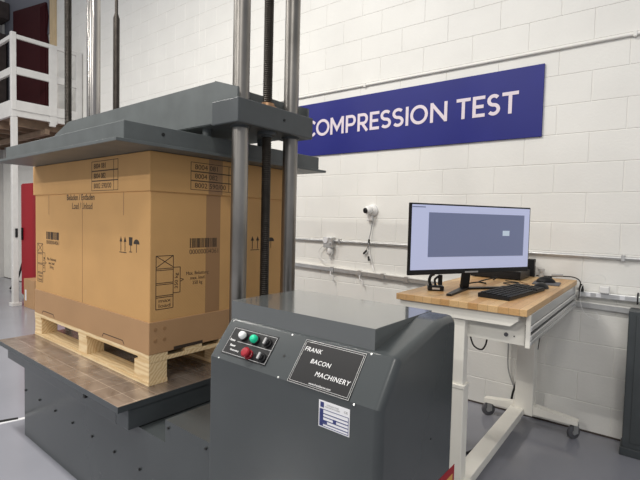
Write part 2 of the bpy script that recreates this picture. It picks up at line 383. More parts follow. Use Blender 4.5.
for q in (((-2.098, -.03, 1.235), (-2.102, -.03, 1.205)), ((-2.107, -.022, 1.08), (-2.098, -.022, 1.04)), ((-2.16, -.02, 1.10), (-2.13, -.02, 1.13))):
    bm = B(); cyl(bm, q[0], q[1], .009, 10); t.part('connector', bm, 'matt', smooth=True)
bm = B(); tube(bm, [(-2.13, -.02, 1.13), (-2.12, -.02, 1.16), (-2.10, -.02, 1.19)], .003); t.part('short_lead', bm, 'matt', smooth=True)

# ---------------------------------------------------------------- far left: landing
XB, YB = -7.62, -1.005
t = Thing('mezzanine_landing', 'white railed landing on posts at far left, fixed to the block wall', 'landing', (XB, YB+.04, 0))
t.part('deck_board', box(B(), -11.15, XB-.05, YB+.05, -.012, 2.82, 2.88), 'joist')
for k in range(8):
    t.part('joist', box(B(), -11.1+k*.46, -11.05+k*.46, YB+.05, -.02, 2.70, 2.82), 'joist')
t.part('bearer', box(B(), -11.1, XB-.05, -.54, -.48, 2.62, 2.70), 'joist')
t.part('fascia', box(B(), XB-.05, XB, YB, -.012, 2.81, 3.045, .004), 'white')
t.part('fascia', box(B(), -11.15, XB-.05, YB, YB+.045, 2.81, 3.045, .004), 'white')
t.part('moulding', box(B(), XB, XB+.02, YB, -.012, 2.90, 2.912), 'white')
for z0, z1 in ((3.42, 3.53), (3.935, 3.995)):
    t.part('rail', box(B(), XB-.04, XB, YB+.06, -.012, z0, z1, .006), 'white')
    t.part('rail', box(B(), -11.15, XB-.06, YB+.01, YB+.05, z0, z1, .006), 'white')
t.part('corner_post', box(B(), XB-.06, XB+.005, YB-.005, YB+.06, 2.80, 4.02, .004), 'white')
t.part('baluster', box(B(), XB-.03, XB+.012, -.50, -.39, 2.78, 3.94, .004), 'white')
t.part('baluster', box(B(), XB-.04, XB+.006, -.10, -.012, 2.80, 4.0, .004), 'white')
t.part('support_post', box(B(), XB-.07, XB, YB, YB+.075, 0, 2.80, .005), 'white')
t.part('bracket', box(B(), XB-.02, XB+.03, -.50, -.42, 2.74, 2.81, .004), 'white')
t.part('foot_block', box(B(), XB-.11, XB+.02, YB-.02, YB+.11, 0, .05, .004), 'white')
t.part('switch', box(B(), XB, XB+.02, YB+.03, YB+.06, 1.03, 1.16, .002), 'black')
# maroon sheet in the opening above the landing
bm = B()
pts = [(-10.44, 2.94), (-10.44, 5.37), (-8.93, 5.15), (-8.86, 4.9), (-8.92, 4.6), (-8.83, 4.3), (-8.84, 3.95), (-8.88, 3.5), (-8.86, 2.94)]
prism(bm, pts, (0, -.05, 0), (1, 0, 0), (0, 0, 1), (0, 1, 0), .03)
for k in range(5): cyl(bm, (-9.12+k*.045, -.055, 2.95), (-9.10+k*.045, -.055, 5.1), .016, 8)
t = Thing('hanging_sheet', 'dark maroon sheet hung against the wall above the landing at upper left', 'sheet', (-9.6, -.05, 2.94), single=True); t.mesh(bm, 'maroon')
t = Thing('bulkhead', 'bluish grey sloping bulkhead above and left of the maroon sheet', 'bulkhead', (-10.2, -.02, 3), single=True)
bm = B(); prism(bm, [(-11.0, 3.3), (-11.0, 5.9), (-8.85, 5.9), (-8.85, 4.6), (-10.5, 4.6), (-10.5, 3.3)], (0, -.018, 0), (1, 0, 0), (0, 0, 1), (0, 1, 0), .014)
M['bluegrey'] = mat('bluish_panel', (.16, .165, .19), .6); t.mesh(bm, 'bluegrey')
t = Thing('roof_beam', 'dark brown timber beam in the top left corner above the landing', 'beam', (-10.6, -.5, 5.3))
bm = B(); box(bm, -11.15, -10.7, -.95, -.03, 5.28, 5.60); t.part('beam_body', bm, 'dark')
t = Thing('dark_doorway', 'tall slab painted as the dark of a doorway on the landing at the far left edge', 'door', (-11, -.5, 2.95), single=True)
bm = B(); box(bm, -11.1, -10.78, -.35, -.06, 2.935, 5.0, .01); t.mesh(bm, 'dark')  # solid dark block put in for the dark doorway opening

# red locker and small carton under the landing
t = Thing('red_locker', 'tall glossy red locker under the landing, beside the white support post', 'locker', (-8.1, -.45, 0))
bm = B(); box(bm, -8.40, -7.50, -.62, -.12, .04, 1.87, .008); t.part('locker_body', bm, 'red')
bm = B(); box(bm, -8.38, -7.52, -.60, -.14, 0, .04); t.part('plinth', bm, 'joist')
bm = B(); box(bm, -8.38, -7.52, -.635, -.62, .06, 1.85, .004); dr = t.part('door', bm, 'red')
bm = B(); box(bm, -8.32, -8.29, -.66, -.635, .95, 1.15, .004); t.part('handle', bm, 'black', parent=dr)
t = Thing('cardboard_box', 'small brown cardboard box on the floor in front of the red locker', 'box', (-7.35, -.76, 0))
bm = B(); box(bm, -7.52, -7.15, -.90, -.66, 0, .42, .003); t.part('carton_body', bm, 'carton2')
bm = B(); box(bm, -7.47, -7.42, -.9025, -.9, .1, .26); t.part('shipping_label', bm, 'labelw')
bm = B(); tube(bm, [(-9.3, -.5, .02), (-9.1, -.45, .22), (-8.75, -.50, .5), (-8.70, -.42, .9)], .016)
t = Thing('hose', 'dark hose standing against the wall behind the white support post', 'hose', (-9.3, -.5, 0), single=True); t.mesh(bm, 'matt', True)

# ---------------------------------------------------------------- COMPRESSION PRESS (u, v, z)
t = Thing('compression_press', 'large grey compression press with steel columns holding a pallet box between its plates', 'press', (-2.4, 1.6, 0), 'm')
bm = B(); prism(bm, [(-3.166, 0), (-1.285, 0), (-1.285, .572), (-1.60, .572), (-1.60, .477), (-3.166, .477)], (0, 1.016, 0), (1, 0, 0), (0, 0, 1), (0, 1, 0), 1.124); body = t.part('base_housing', bm, 'gloss'); hb = body
bm = B(); box(bm, -3.62, -3.168, 1.30, 1.86, 0, .5, .006); t.part('column_base', bm, 'gloss')
for k in range(8):
    bm = B(); cyl(bm, (-3.142+k*.225, 1.010, .292), (-3.142+k*.225, 1.017, .292), .006, 10); t.part('screw_hole', bm, 'matt', parent=body)  # screw holes as black discs, their dark inside painted on
for u in (-1.575, -1.33):
    bm = B(); cyl(bm, (u, 1.010, .545), (u, 1.017, .545), .005, 10); t.part('screw_hole', bm, 'matt', parent=hb)
bm = B(); box(bm, -3.30, -1.79, .914, 2.25, .572, .6, .0015); tb = t.part('work_table', bm, ['tablesteel', 'dkgrey'])
for p in tb.data.polygons:
    if p.normal.z < .9: p.material_index = 1
for v in (.962, 2.167):
    bm = B(); box(bm, -3.285, -1.90, v, v+.023, .478, .572, .002); t.part('table_skirt', bm, 'gloss')
bm = B(); box(bm, -1.90, -1.795, .962, 2.19, .482, .5725, .003); t.part('table_end_beam', bm, 'dkgrey')
bm = B(); cyl(bm, (-2.19, .952, .43+.10), (-2.19, .963, .53), .012, 12); t.part('plug', bm, 'matt')
def column(u, v, r, z0, z1, m='steel'):
    bm = B(); lathe(bm, (u, v, z0), (0, 0, 1), [(r, 0), (r, z1-z0)], 28); return t.part('column', bm, m, smooth=True)
column(-1.62, 1.408, .039, .57, 3.6); column(-1.62, 1.752, .039, .57, 3.6)
column(-3.485, 1.585, .047, .5, 3.6, 'chrome')
def leadscrew(u, v, r, z0, z1, pitch=.010):
    pr = [(r*.86, 0)]; n = int((z1-z0)/pitch)
    for k in range(n):
        h = k*pitch; pr += [(r*.9, h+.001), (r, h+pitch*.35), (r, h+pitch*.6), (r*.9, h+pitch*.95)]
    bm = B(); lathe(bm, (u, v, z0), (0, 0, 1), pr, 18); t.part('lead_screw', bm, 'screw', smooth=False)
leadscrew(-1.62, 1.58, .0235, .57, 3.6)
leadscrew(-3.485, 1.405, .0235, .5, 3.6)
bm = B(); lathe(bm, (-3.485, 1.758, .5), (0, 0, 1), [(.024, 0), (.024, 2.42), (.012, 2.46), (.012, 3.1)], 16); t.part('guide_rod', bm, 'screw', smooth=True)
# crosshead
bm = B(); cs = [(-3.56, 1.838), (-3.56, 1.968), (-3.33, 2.036), (-1.72, 2.036), (-1.72, 1.838)]
prism(bm, cs, (0, 1.342, 0), (1, 0, 0), (0, 0, 1), (0, 1, 0), .483)
bmesh.ops.bevel(bm, geom=bm.edges[:], offset=.004, segments=2, affect='EDGES')
ch = t.part('crosshead', bm, 'plate')
for v in (1.337, 1.817):
    bm = B(); prism(bm, [(-1.722, 1.90), (-1.562, 1.90), (-1.562, 1.985), (-1.722, 2.036)], (0, v, 0), (1, 0, 0), (0, 0, 1), (0, 1, 0), .012); t.part('gusset_plate', bm, 'plate', parent=ch)
bm = B(); box(bm, -1.728, -1.542, 1.325, 1.842, 1.825, 1.937, .006); br = t.part('column_bracket', bm, 'dkgrey')
bm = B(); lathe(bm, (-1.62, 1.58, 1.937), (0, 0, 1), [(.048, 0), (.048, .012), (.036, .014), (.034, .03), (.025, .032)], 24); t.part('screw_nut', bm, 'brass', smooth=True)
bm = B(); lathe(bm, (-1.62, 1.58, 1.826), (0, 0, -1), [(.048, 0), (.048, .016), (.03, .018), (.03, .024)], 24); t.part('retaining_washer', bm, 'dkgrey', smooth=True)
for v in (1.408, 1.752):
    bm = B(); lathe(bm, (-1.62, v, 1.825), (0, 0, -1), [(.046, 0), (.046, .008)], 24); t.part('bushing', bm, 'dkgrey', smooth=True)
bm = B(); cyl(bm, (-1.545, 1.62, 1.885), (-1.537, 1.62, 1.885), .006, 10); t.part('set_screw', bm, 'matt', smooth=True, parent=br)
# upper platen
bm = B(); box(bm, -3.28, -1.775, .895, 2.26, 1.700, 1.714, .0015); pl = t.part('upper_platen', bm, 'plate')
bm = B(); box(bm, -3.215, -1.80, .94, 2.215, 1.714, 1.793, .003); t.part('platen_stiffener', bm, 'plate', parent=pl)
for u, v in ((-1.86, 1.40), (-1.86, 1.77), (-3.1, 1.40), (-3.1, 1.77), (-2.5, 1.58)):
    bm = B(); cyl(bm, (u, v, 1.793), (u, v, 1.85), .022, 14); t.part('spacer', bm, 'plate', smooth=True)
for v in (1.12, 1.55, 1.98):
    bm = B(); cyl(bm, (-1.802, v, 1.76), (-1.797, v, 1.76), .008, 10); t.part('bolt_hole', bm, 'matt', smooth=True, parent=pl)
bm = B(); box(bm, -1.9, -1.7, 2.10, 2.2, 1.70+.015, 1.715+.015); bm.free()

# ---------------------------------------------------------------- pallet
PZ = .6
t = Thing('pallet', 'light pine pallet under the tall cardboard box on the press table', 'pallet', (-2.6, 1.58, PZ), 'm')
u0_, u1_, v0_, v1_ = -3.298, -1.905, 1.12, 2.045
for k, (a, b) in enumerate(((0, .10), (.2, .30), (.41, .51), (.62, .72), (.825, .925))):
    bm = B(); box(bm, u0_, u1_, v0_+a, v0_+b, PZ+.126, PZ+.148, .001); t.part('deck_board', bm, 'pine')
for u in (u0_, (u0_+u1_)/2-.05, u1_-.1):
    bm = B(); box(bm, u, u+.10, v0_+.001, v1_-.001, PZ+.108, PZ+.126, .001); t.part('stringer_board', bm, 'pine')
for v in (v0_, (v0_+v1_)/2-.05, v1_-.1):
    bm = B(); box(bm, u0_+.001, u1_-.001, v, v+.1, PZ, PZ+.02, .001); t.part('bottom_board', bm, 'pine')
    for u in (u0_, (u0_+u1_)/2-.05, u1_-.135):
        w_ = .135 if u > u1_-.2 else .11
        bm = B(); box(bm, u+.002, u+w_-.002, v+.002, v+.098, PZ+.02, PZ+.108, .002); t.part('block', bm, 'pine')
# ---------------------------------------------------------------- carton
t = Thing('pallet_box', 'very large tan cardboard box standing on the pallet in the press', 'box', (-2.6, 1.58, .748), 'm')
FV, SU = 1.124, -1.907
z0, z1 = .748, 1.699
bm = B(); box(bm, -3.29, SU, FV, 2.04, z0, 1.55, .004); cb = t.part('carton_body', bm, 'carton')
bm = B(); box(bm, -3.305, SU+.008, FV-.008, 2.048, 1.515, z1, .004); lid = t.part('carton_lid', bm, 'carton')
bm = B(); box(bm, -3.12, -2.19, FV-.0082, FV-.006, 1.500, 1.512); bm.free()
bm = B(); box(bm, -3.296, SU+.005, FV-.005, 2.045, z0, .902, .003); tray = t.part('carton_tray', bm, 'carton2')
# handle slots in the tray
def rect_line(bm, a0, a1, b0, b1, o, ax, ay, az, wd=.0035, dp=.0008):
    for (p, q, r_, s_) in ((a0, a1, b0, b0+wd), (a0, a1, b1-wd, b1), (a0, a0+wd, b0, b1), (a1-wd, a1, b0, b1)):
        prism(bm, [(p, r_), (q, r_), (q, s_), (p, s_)], o, ax, ay, az, dp)
FA = dict(ax=(1, 0, 0), ay=(0, 0, 1), az=(0, -1, 0))       # front face: a = u, b = z
SA = dict(ax=(0, 1, 0), ay=(0, 0, 1), az=(1, 0, 0))        # side face: a = v, b = z
def fo(d=0): return (0, FV-d, 0)
def so(d=0): return (SU+d, 0, 0)
def R4(a0, a1, b0, b1): return [(a0, b0), (a1, b0), (a1, b1), (a0, b1)]
def line(bm, a, b, o, A, wd=.003):
    d = Vector((b[0]-a[0], b[1]-a[1])).normalized(); n = Vector((-d.y, d.x))*wd/2
    prism(bm, [(a[0]-n.x, a[1]-n.y), (b[0]-n.x, b[1]-n.y), (b[0]+n.x, b[1]+n.y), (a[0]+n.x, a[1]+n.y)], o, A['ax'], A['ay'], A['az'], .0008)
for a0, a1 in ((-3.17, -2.98), (-2.36, -2.13)):
    bm = B()
    for q in (((a0, .757), (a0+.015, .775)), ((a0+.015, .775), (a1-.015, .775)), ((a1-.015, .775), (a1, .757))): line(bm, *q, fo(.005), FA, .004)
    t.part('hand_slot', bm, 'ink', parent=tray)
for a0, a1 in ((1.25, 1.42), (1.62, 1.80)):
    bm = B(); prism(bm, R4(a0, a1, .750, .765), so(.005), SA['ax'], SA['ay'], SA['az'], .001); t.part('hand_slot', bm, 'ink', parent=tray)
for z in (.864, .811):
    for v in (1.152, 1.20):
        bm = B(); cyl(bm, (SU+.005, v, z), (SU+.007, v, z), .009, 12); t.part('staple_hole', bm, 'tape', parent=tray)
# print on the front
bm = B()
for i, s in enumerate(('8002 590/00', '8004 082', '8004 081')):
    z = 1.525+i*.052
    rect_line(bm, -2.475, -2.19, z, z+.052, fo(.008), **FA, wd=.0025)
    text(bm, s, (-2.45, FV-.008, z+.013), FA['ax'], FA['ay'], .19 if i == 0 else .13, .027)
line(bm, (-2.235, 1.525), (-2.235, 1.68), fo(.008), FA, .0025)
t.part('printed_table', bm, 'ink', parent=lid)
bm = B(); text(bm, 'Beladen / Entladen', (-2.805, FV, 1.478), FA['ax'], FA['ay'], .345, .034, bold=.01)
text(bm, 'Load / Unload', (-2.735, FV, 1.428), FA['ax'], FA['ay'], .25, .036); t.part('printed_words', bm, 'ink', parent=cb)
bm = B()
for u, z in ((-3.07, 1.39), (-2.15, 1.40)): line(bm, (u, z), (u, 1.512), fo(), FA, .004)
line(bm, (-2.605, .903), (-2.605, 1.514), fo(), FA, .003); t.part('crease', bm, 'tape', parent=cb)
bm = B()
def barcode(bm, a0, a1, b0, b1, o, A, n=26):
    a = a0; k = 0; rnd = random.Random(3); ws = [rnd.choice((1, 1, 2, 3)) for _ in range(n*2)]; s = (a1-a0)/sum(ws)
    for k, w_ in enumerate(ws):
        if k % 2 == 0: prism(bm, R4(a, a+w_*s*1.05, b0, b1), o, A['ax'], A['ay'], A['az'], .0008)
        a += w_*s
barcode(bm, -3.11, -2.92, 1.238, 1.285, fo(), FA, 18)
text(bm, '00000004061', (-3.11, FV, 1.208), FA['ax'], FA['ay'], .19, .024); t.part('barcode', bm, 'ink', parent=cb)
def arrows(bm, a, z, o, A, s=1.0):
    for k in (0, .045):
        line(bm, (a+k*s, z), (a+k*s, z+.07*s), o, A, .005); prism(bm, [(a+(k-.014)*s, z+.052*s), (a+(k+.014)*s, z+.052*s), (a+k*s, z+.08*s)], o, A['ax'], A['ay'], A['az'], .0008)
    line(bm, (a-.015*s, z-.006), (a+.06*s, z-.006), o, A, .004)
    g = a+.09*s
    prism(bm, [(g, z+.035*s), (g+.03*s, z+.035*s), (g+.034*s, z+.08*s), (g-.004*s, z+.08*s)], o, A['ax'], A['ay'], A['az'], .0008)
    line(bm, (g+.015*s, z), (g+.015*s, z+.04*s), o, A, .004); line(bm, (g, z), (g+.03*s, z), o, A, .004)
    h = a+.165*s
    prism(bm, [(h+math.cos(PI*i/8)*.03*s, z+.045*s+math.sin(PI*i/8)*.026*s) for i in range(9)], o, A['ax'], A['ay'], A['az'], .0008)
    line(bm, (h, z), (h, z+.05*s), o, A, .004)
bm = B(); arrows(bm, -2.175, 1.222, fo(), FA, .9); t.part('handling_symbols', bm, 'ink', parent=cb)
bm = B(); arrows(bm, 1.76, 1.225, so(), SA, .9); t.part('handling_symbols', bm, 'ink', parent=cb)
def stack(bm, a0, a1, b0, b1, o, A, label):
    H = b1-b0; lw = .003
    for k in range(2): line(bm, ((a0, a1)[k], b0), ((a0, a1)[k], b1), o, A, lw)
    for f in (0, .22, .25, .46, .49, .73, .76, 1): line(bm, (a0, b0+H*f), (a1, b0+H*f), o, A, lw)
    line(bm, (a0, b0+H*.78), (a1, b1), o, A, lw); line(bm, (a0, b1), (a1, b0+H*.78), o, A, lw)
    xb = a1+(a1-a0)*.42
    for f in (.28, .77): line(bm, (a1, b0+H*f), (xb, b0+H*f), o, A, lw)
    line(bm, (xb, b0+H*.28), (xb, b0+H*.77), o, A, lw); line(bm, (xb, b0+H*.55), (xb+.02, b0+H*.52), o, A, lw); line(bm, (xb+.02, b0+H*.52), (xb, b0+H*.49), o, A, lw)
    if label:
        ax, ay = Vector(A['ax']), Vector(A['ay'])
        text(bm, 'max\nload', Vector(o)+ax*(a0+.015)+ay*(b0+H*.03), ax, ay, (a1-a0)*.7, H*.14)
        text(bm, '350 kg', Vector(o)+ax*(a1+.032)+ay*(b0+H*.36), ay, -ax, H*.30, .024)
        text(bm, 'Max. Belastung\nmax. load\n350 kg', Vector(o)+ax*(xb+.035)+ay*(b0+H*.38), ax, ay, .135, .072, .0006)
bm = B(); stack(bm, 1.155, 1.247, .958, 1.212, so(), SA, True); t.part('stacking_diagram', bm, 'ink', parent=cb)
bm = B(); stack(bm, -3.255, -3.17, .958, 1.205, fo(), FA, True); t.part('stacking_diagram', bm, 'ink', parent=cb)
bm = B(); barcode(bm, 1.34, 1.51, 1.245, 1.293, so(), SA)
text(bm, '00000004061', (SU, 1.338, 1.213), SA['ax'], SA['ay'], .178, .024); t.part('barcode', bm, 'ink', parent=cb)
bm = B(); prism(bm, R4(1.437, 1.528, .903, 1.514), so(), SA['ax'], SA['ay'], SA['az'], .0006); t.part('tape_strip', bm, 'tape', parent=cb)
bm = B()
for i, s in enumerate(('8002 590/00', '8004 082', '8004 081')):
    z = 1.535+i*.046
    rect_line(bm, 1.335, 1.62, z, z+.046, so(.008), **SA, wd=.0025); text(bm, s, (SU+.008, 1.36, z+.011), SA['ax'], SA['ay'], .195 if i == 0 else .14, .025)
line(bm, (1.575, 1.535), (1.575, 1.673), so(.008), SA, .0025); t.part('printed_table', bm, 'ink', parent=lid)
bm = B(); prism(bm, R4(1.444, 1.533, 1.517, 1.697), so(.008), SA['ax'], SA['ay'], SA['az'], .0004); t.part('tape_strip', bm, 'tape', parent=lid)

# ---------------------------------------------------------------- CONTROL CONSOLE
t = Thing('control_console', 'grey control console with sloped button panel standing beside the press', 'console', (-.91, 1.2, 0), 'm')
UL, UR = -1.252, -.565
VB = 1.446; RC = .036; RE = .024
prof = [(.967, 0), (.967, .922), (1.056, 1.035), (1.068, 1.041), (1.30, 1.094), (1.335, 1.100), (VB-RC, 1.100)]+[(VB-RC+RC*math.sin(math.radians(a)), 1.1-RC+RC*math.cos(math.radians(a))) for a in (18, 36, 54, 72)]+[(VB, 1.1-RC), (VB, 0)]
def inset(pr, d):
    out = []
    for i, q in enumerate(pr):
        q = Vector(q)
        if i == 0: out.append((q.x+d, q.y)); continue
        if i == len(pr)-1: out.append((q.x-d, q.y)); continue
        a_, c_ = Vector(pr[i-1]), Vector(pr[i+1]); d1 = (q-a_).normalized(); d2 = (c_-q).normalized()
        n1 = Vector((d1.y, -d1.x)); n2 = Vector((d2.y, -d2.x)); nn = (n1+n2).normalized(); out.append(tuple(q+nn*d/max(.5, nn.dot(n1))))
    return out
bm = B(); rings = []
for u_, d_ in [(UL, RE*.35), (UL+RE*.1, RE*.1), (UL+RE*.35, 0)]+[(UR-RE+RE*math.sin(math.radians(a)), RE*(1-math.cos(math.radians(a)))) for a in (0, 18, 36, 54, 72, 90)]:
    rings.append([bm.verts.new((u_, q[0], q[1])) for q in inset(prof, d_)])
for a_, b_ in zip(rings, rings[1:]):
    for i in range(len(prof)): j = (i+1) % len(prof); bm.faces.new((a_[i], a_[j], b_[j], b_[i]))
bm.faces.new(rings[0]); bm.faces.new(rings[-1])
body = t.part('console_body', bm, 'gloss', smooth=True, wn=True)
bm = B(); box(bm, -1.257, -.649, 1.066, 1.43, 1.036, 1.1012); t.part('console_lid', bm, 'lid')
# panel plane
A0 = Vector((0, .967, .922)); T = Vector((0, .095, .118)).normalized(); N = Vector((0, -T.z, T.y))
def pp(u, s, n=0): return Vector((u, 0, 0))+A0+T*s+N*n
def prect(bm, u0, u1, s0, s1, n0, dp): return prism(bm, R4(u0, u1, s0, s1), pp(0, 0, n0), (1, 0, 0), T, N, dp)
bm = B(); prect(bm, -1.208, -.994, .021, .122, 0, .0025); cp = t.part('button_plate', bm, 'black')
bm = B(); rect_line(bm, -1.204, -.998, .025, .118, pp(0, 0, .0025), (1, 0, 0), T, N, wd=.0008, dp=.0004)
for s_ in (.072,): prect(bm, -1.16, -.998, s_, s_+.001, .0025, .0004)
for q, sy in (('Power', .070), ('Reset', .052), ('Emergency', .036)):
    text(bm, q, pp(-1.197+.012*(.070-sy)/.017, sy, .0025), (1, 0, 0), T, .026 if q != 'Emergency' else .042, .008, .0004, bold=.02)
t.part('plate_lettering', bm, 'engr', parent=cp)
def button(u, s, m, kind, r=.0155):
    bm = B(); lathe(bm, pp(u, s, .0025), N, [(r*1.12, 0), (r*1.12, .006), (r*.95, .008)], 24); bz = t.part('button_bezel', bm, 'black' if m != 'redbtn' else 'redbtn', parent=cp, smooth=True)
    bm = B()
    if kind == 'lamp': lathe(bm, pp(u, s, .008), N, [(r*.95, 0), (r*.93, .010), (r*.75, .016), (r*.4, .019), (.0005, .02)], 24)
    elif kind == 'stop': lathe(bm, pp(u, s, .008), N, [(r*.6, 0), (r*.6, .008), (r*1.15, .010), (r*1.15, .018), (r*.9, .022), (.0005, .0225)], 24)
    else: lathe(bm, pp(u, s, .008), N, [(r*.8, 0), (r*.78, .010), (.0005, .011)], 24)
    b_ = t.part('push_button', bm, m, parent=cp, smooth=True)
    if kind == 'turn':
        bm = B(); prism(bm, R4(-.004, .004, -r*.75, r*.75), pp(u, s, .019), (1, .0, 0), T, N, .006); t.part('selector_lever', bm, 'cable', parent=cp)
button(-1.140, .094, 'whbtn', 'lamp', .0145); button(-1.083, .092, 'grbtn', 'lamp', .0145); button(-1.025, .093, 'black', 'turn', .014)
button(-1.079, .040, 'redbtn', 'stop', .0145); button(-1.019, .042, 'black', 'turn', .014)
bm = B(); lathe(bm, pp(-.941, .069, 0), N, [(.0045, 0), (.0045, .002)], 12); t.part('key_hole', bm, 'matt', smooth=True)
for u in (-.962, -.92):
    bm = B(); lathe(bm, pp(u, .068, 0), N, [(.0018, 0), (.0018, .001)], 8); t.part('screw_head', bm, 'matt')
for u, s in ((-1.232, .141), (-.949, .141), (-1.206, .002), (-.925, .002), (-.652, .141), (-.645, -.004)):
    bm = B(); lathe(bm, pp(u, s, 0), N, [(.0032, 0), (.0028, .0015), (.001, .002)], 10); t.part('screw_head', bm, 'alu', smooth=True)
bm = B(); prect(bm, -.886, -.664, .0, .138, 0, .003); npl = t.part('name_plate', bm, 'black')
bm = B(); rect_line(bm, -.880, -.670, .006, .132, pp(0, 0, .003), (1, 0, 0), T, N, wd=.0008, dp=.0004); rect_line(bm, -.8855, -.6645, .0005, .1375, pp(0, 0, .003), (1, 0, 0), T, N, wd=.0009, dp=.0004); t.part('plate_border', bm, 'alu', parent=npl)
for q, u_, s_, w_, h_ in (('FRANK', -.874, .103, .064, .0135), ('BACON', -.834, .070, .073, .0135), ('MACHINERY', -.800, .037, .122, .014), ('www.frankbacon.com', -.808, .010, .078, .006)):
    bm = B(); text(bm, q, pp(u_, s_, .003), (1, 0, 0), T, w_, h_, .0005, shear=.12, sp=1.1); t.part('word', bm, 'engr', parent=npl)
# rating label on the front
FC = (0, .967, 0)
bm = B(); prism(bm, R4(-.764, -.659, .826, .901), FC, (1, 0, 0), (0, 0, 1), (0, -1, 0), .0008); rl = t.part('rating_label', bm, 'labelw')
bm = B(); o_ = (0, .9662, 0)
prism(bm, R4(-.7585, -.746, .882, .897), o_, (1, 0, 0), (0, 0, 1), (0, -1, 0), .0004)
rect_line(bm, -.761, -.662, .829, .878, o_, (1, 0, 0), (0, 0, 1), (0, -1, 0), wd=.0016, dp=.0004)
for k in range(4): prism(bm, R4(-.76, -.663, .836+k*.0095, .8385+k*.0095), o_, (1, 0, 0), (0, 0, 1), (0, -1, 0), .0004)
prism(bm, R4(-.76, -.748, .83, .877), o_, (1, 0, 0), (0, 0, 1), (0, -1, 0), .0004); prism(bm, R4(-.76, -.734, .839, .848), o_, (1, 0, 0), (0, 0, 1), (0, -1, 0), .00045); prism(bm, R4(-.714, -.703, .848, .858), o_, (1, 0, 0), (0, 0, 1), (0, -1, 0), .00045)
t.part('label_print', bm, 'labelb', parent=rl)
bm = B(); text(bm, 'COMPRESSION TESTER\nFRANK BACON MACHINERY', (-.742, .9662, .884), (1, 0, 0), (0, 0, 1), .052, .010, .0003); text(bm, 'CE', (-.678, .9662, .886), (1, 0, 0), (0, 0, 1), .012, .006, .0003, bold=.03)
t.part('label_text', bm, 'cable', parent=rl)
# warning label low on the right side
S_ = dict(ax=(0, 1, 0), ay=(0, 0, 1), az=(1, 0, 0)); o_ = (UR, 0, 0)
bm = B(); prism(bm, R4(1.33, 1.47, .42, .578), o_, S_['ax'], S_['ay'], S_['az'], .0008); wl = t.part('warning_label', bm, 'red')
bm = B(); prism(bm, R4(1.345, 1.455, .44, .55), (UR+.0008, 0, 0), S_['ax'], S_['ay'], S_['az'], .0004); t.part('label_field', bm, 'yellow', parent=wl)
bm = B(); cyl(bm, (UR-.001, 1.27, .74), (UR+.001, 1.27, .74), .003, 8); t.part('side_hole', bm, 'matt')

# ---------------------------------------------------------------- WORKBENCH
t = Thing('workbench', 'height adjustable workbench with butcher block top and cream steel frame against the wall', 'workbench', (-.75, -.75, 0))
bm = B(); box(bm, -1.076, -.449, -1.437, -.04, 1.004, 1.035, .002); t.part('benchtop', bm, 'butcher')
def capbracket(y):
    bm = B(); prism(bm, [(-1.06, 1.0035), (-1.06, .985), (-.98, .95), (-.52, .95), (-.487, .978), (-.487, 1.0035)], (0, y, 0), (1, 0, 0), (0, 0, 1), (0, 1, 0), .05)
    t.part('top_bracket', bm, 'cream')
capbracket(-1.42); capbracket(-.26)
bm = B(); box(bm, -.79, -.458, -1.36, -1.345, .862, 1.0035, .001); box(bm, -.79, -.458, -.12, -.105, .862, 1.0035, .001); box(bm, -.79, -.78, -1.345, -.12, .862, 1.0035); box(bm, -.79, -.458, -1.36, -.105, .858, .863, .001); t.part('drawer_housing', bm, 'cream')
bm = B(); box(bm, -.458, -.447, -1.375, -.10, .955, 1.0035, .001); t.part('fascia', bm, 'alu')
for z0, z1 in ((.928, .952), (.888, .912), (.866, .885)):
    bm = B(); box(bm, -.462, -.441, -1.37, -.105, z0, z1, .004); t.part('rail', bm, 'alu')
bm = B(); box(bm, -.470, -.458, -1.36, -.11, .86, .955); t.part('rail_back', bm, 'matt')
for y in (-1.39, -.10):
    bm = B(); box(bm, -.462, -.443, y, y+.014, .858, 1.0035, .001); t.part('end_plate', bm, 'cream')
bm = B(); cyl(bm, (-.55, -1.366, .898), (-.55, -1.358, .898), .009, 14); t.part('socket', bm, 'tyre', smooth=True)
bm = B(); cyl(bm, (-.515, -1.363, .895), (-.515, -1.358, .895), .003, 8); t.part('screw_head', bm, 'matt')
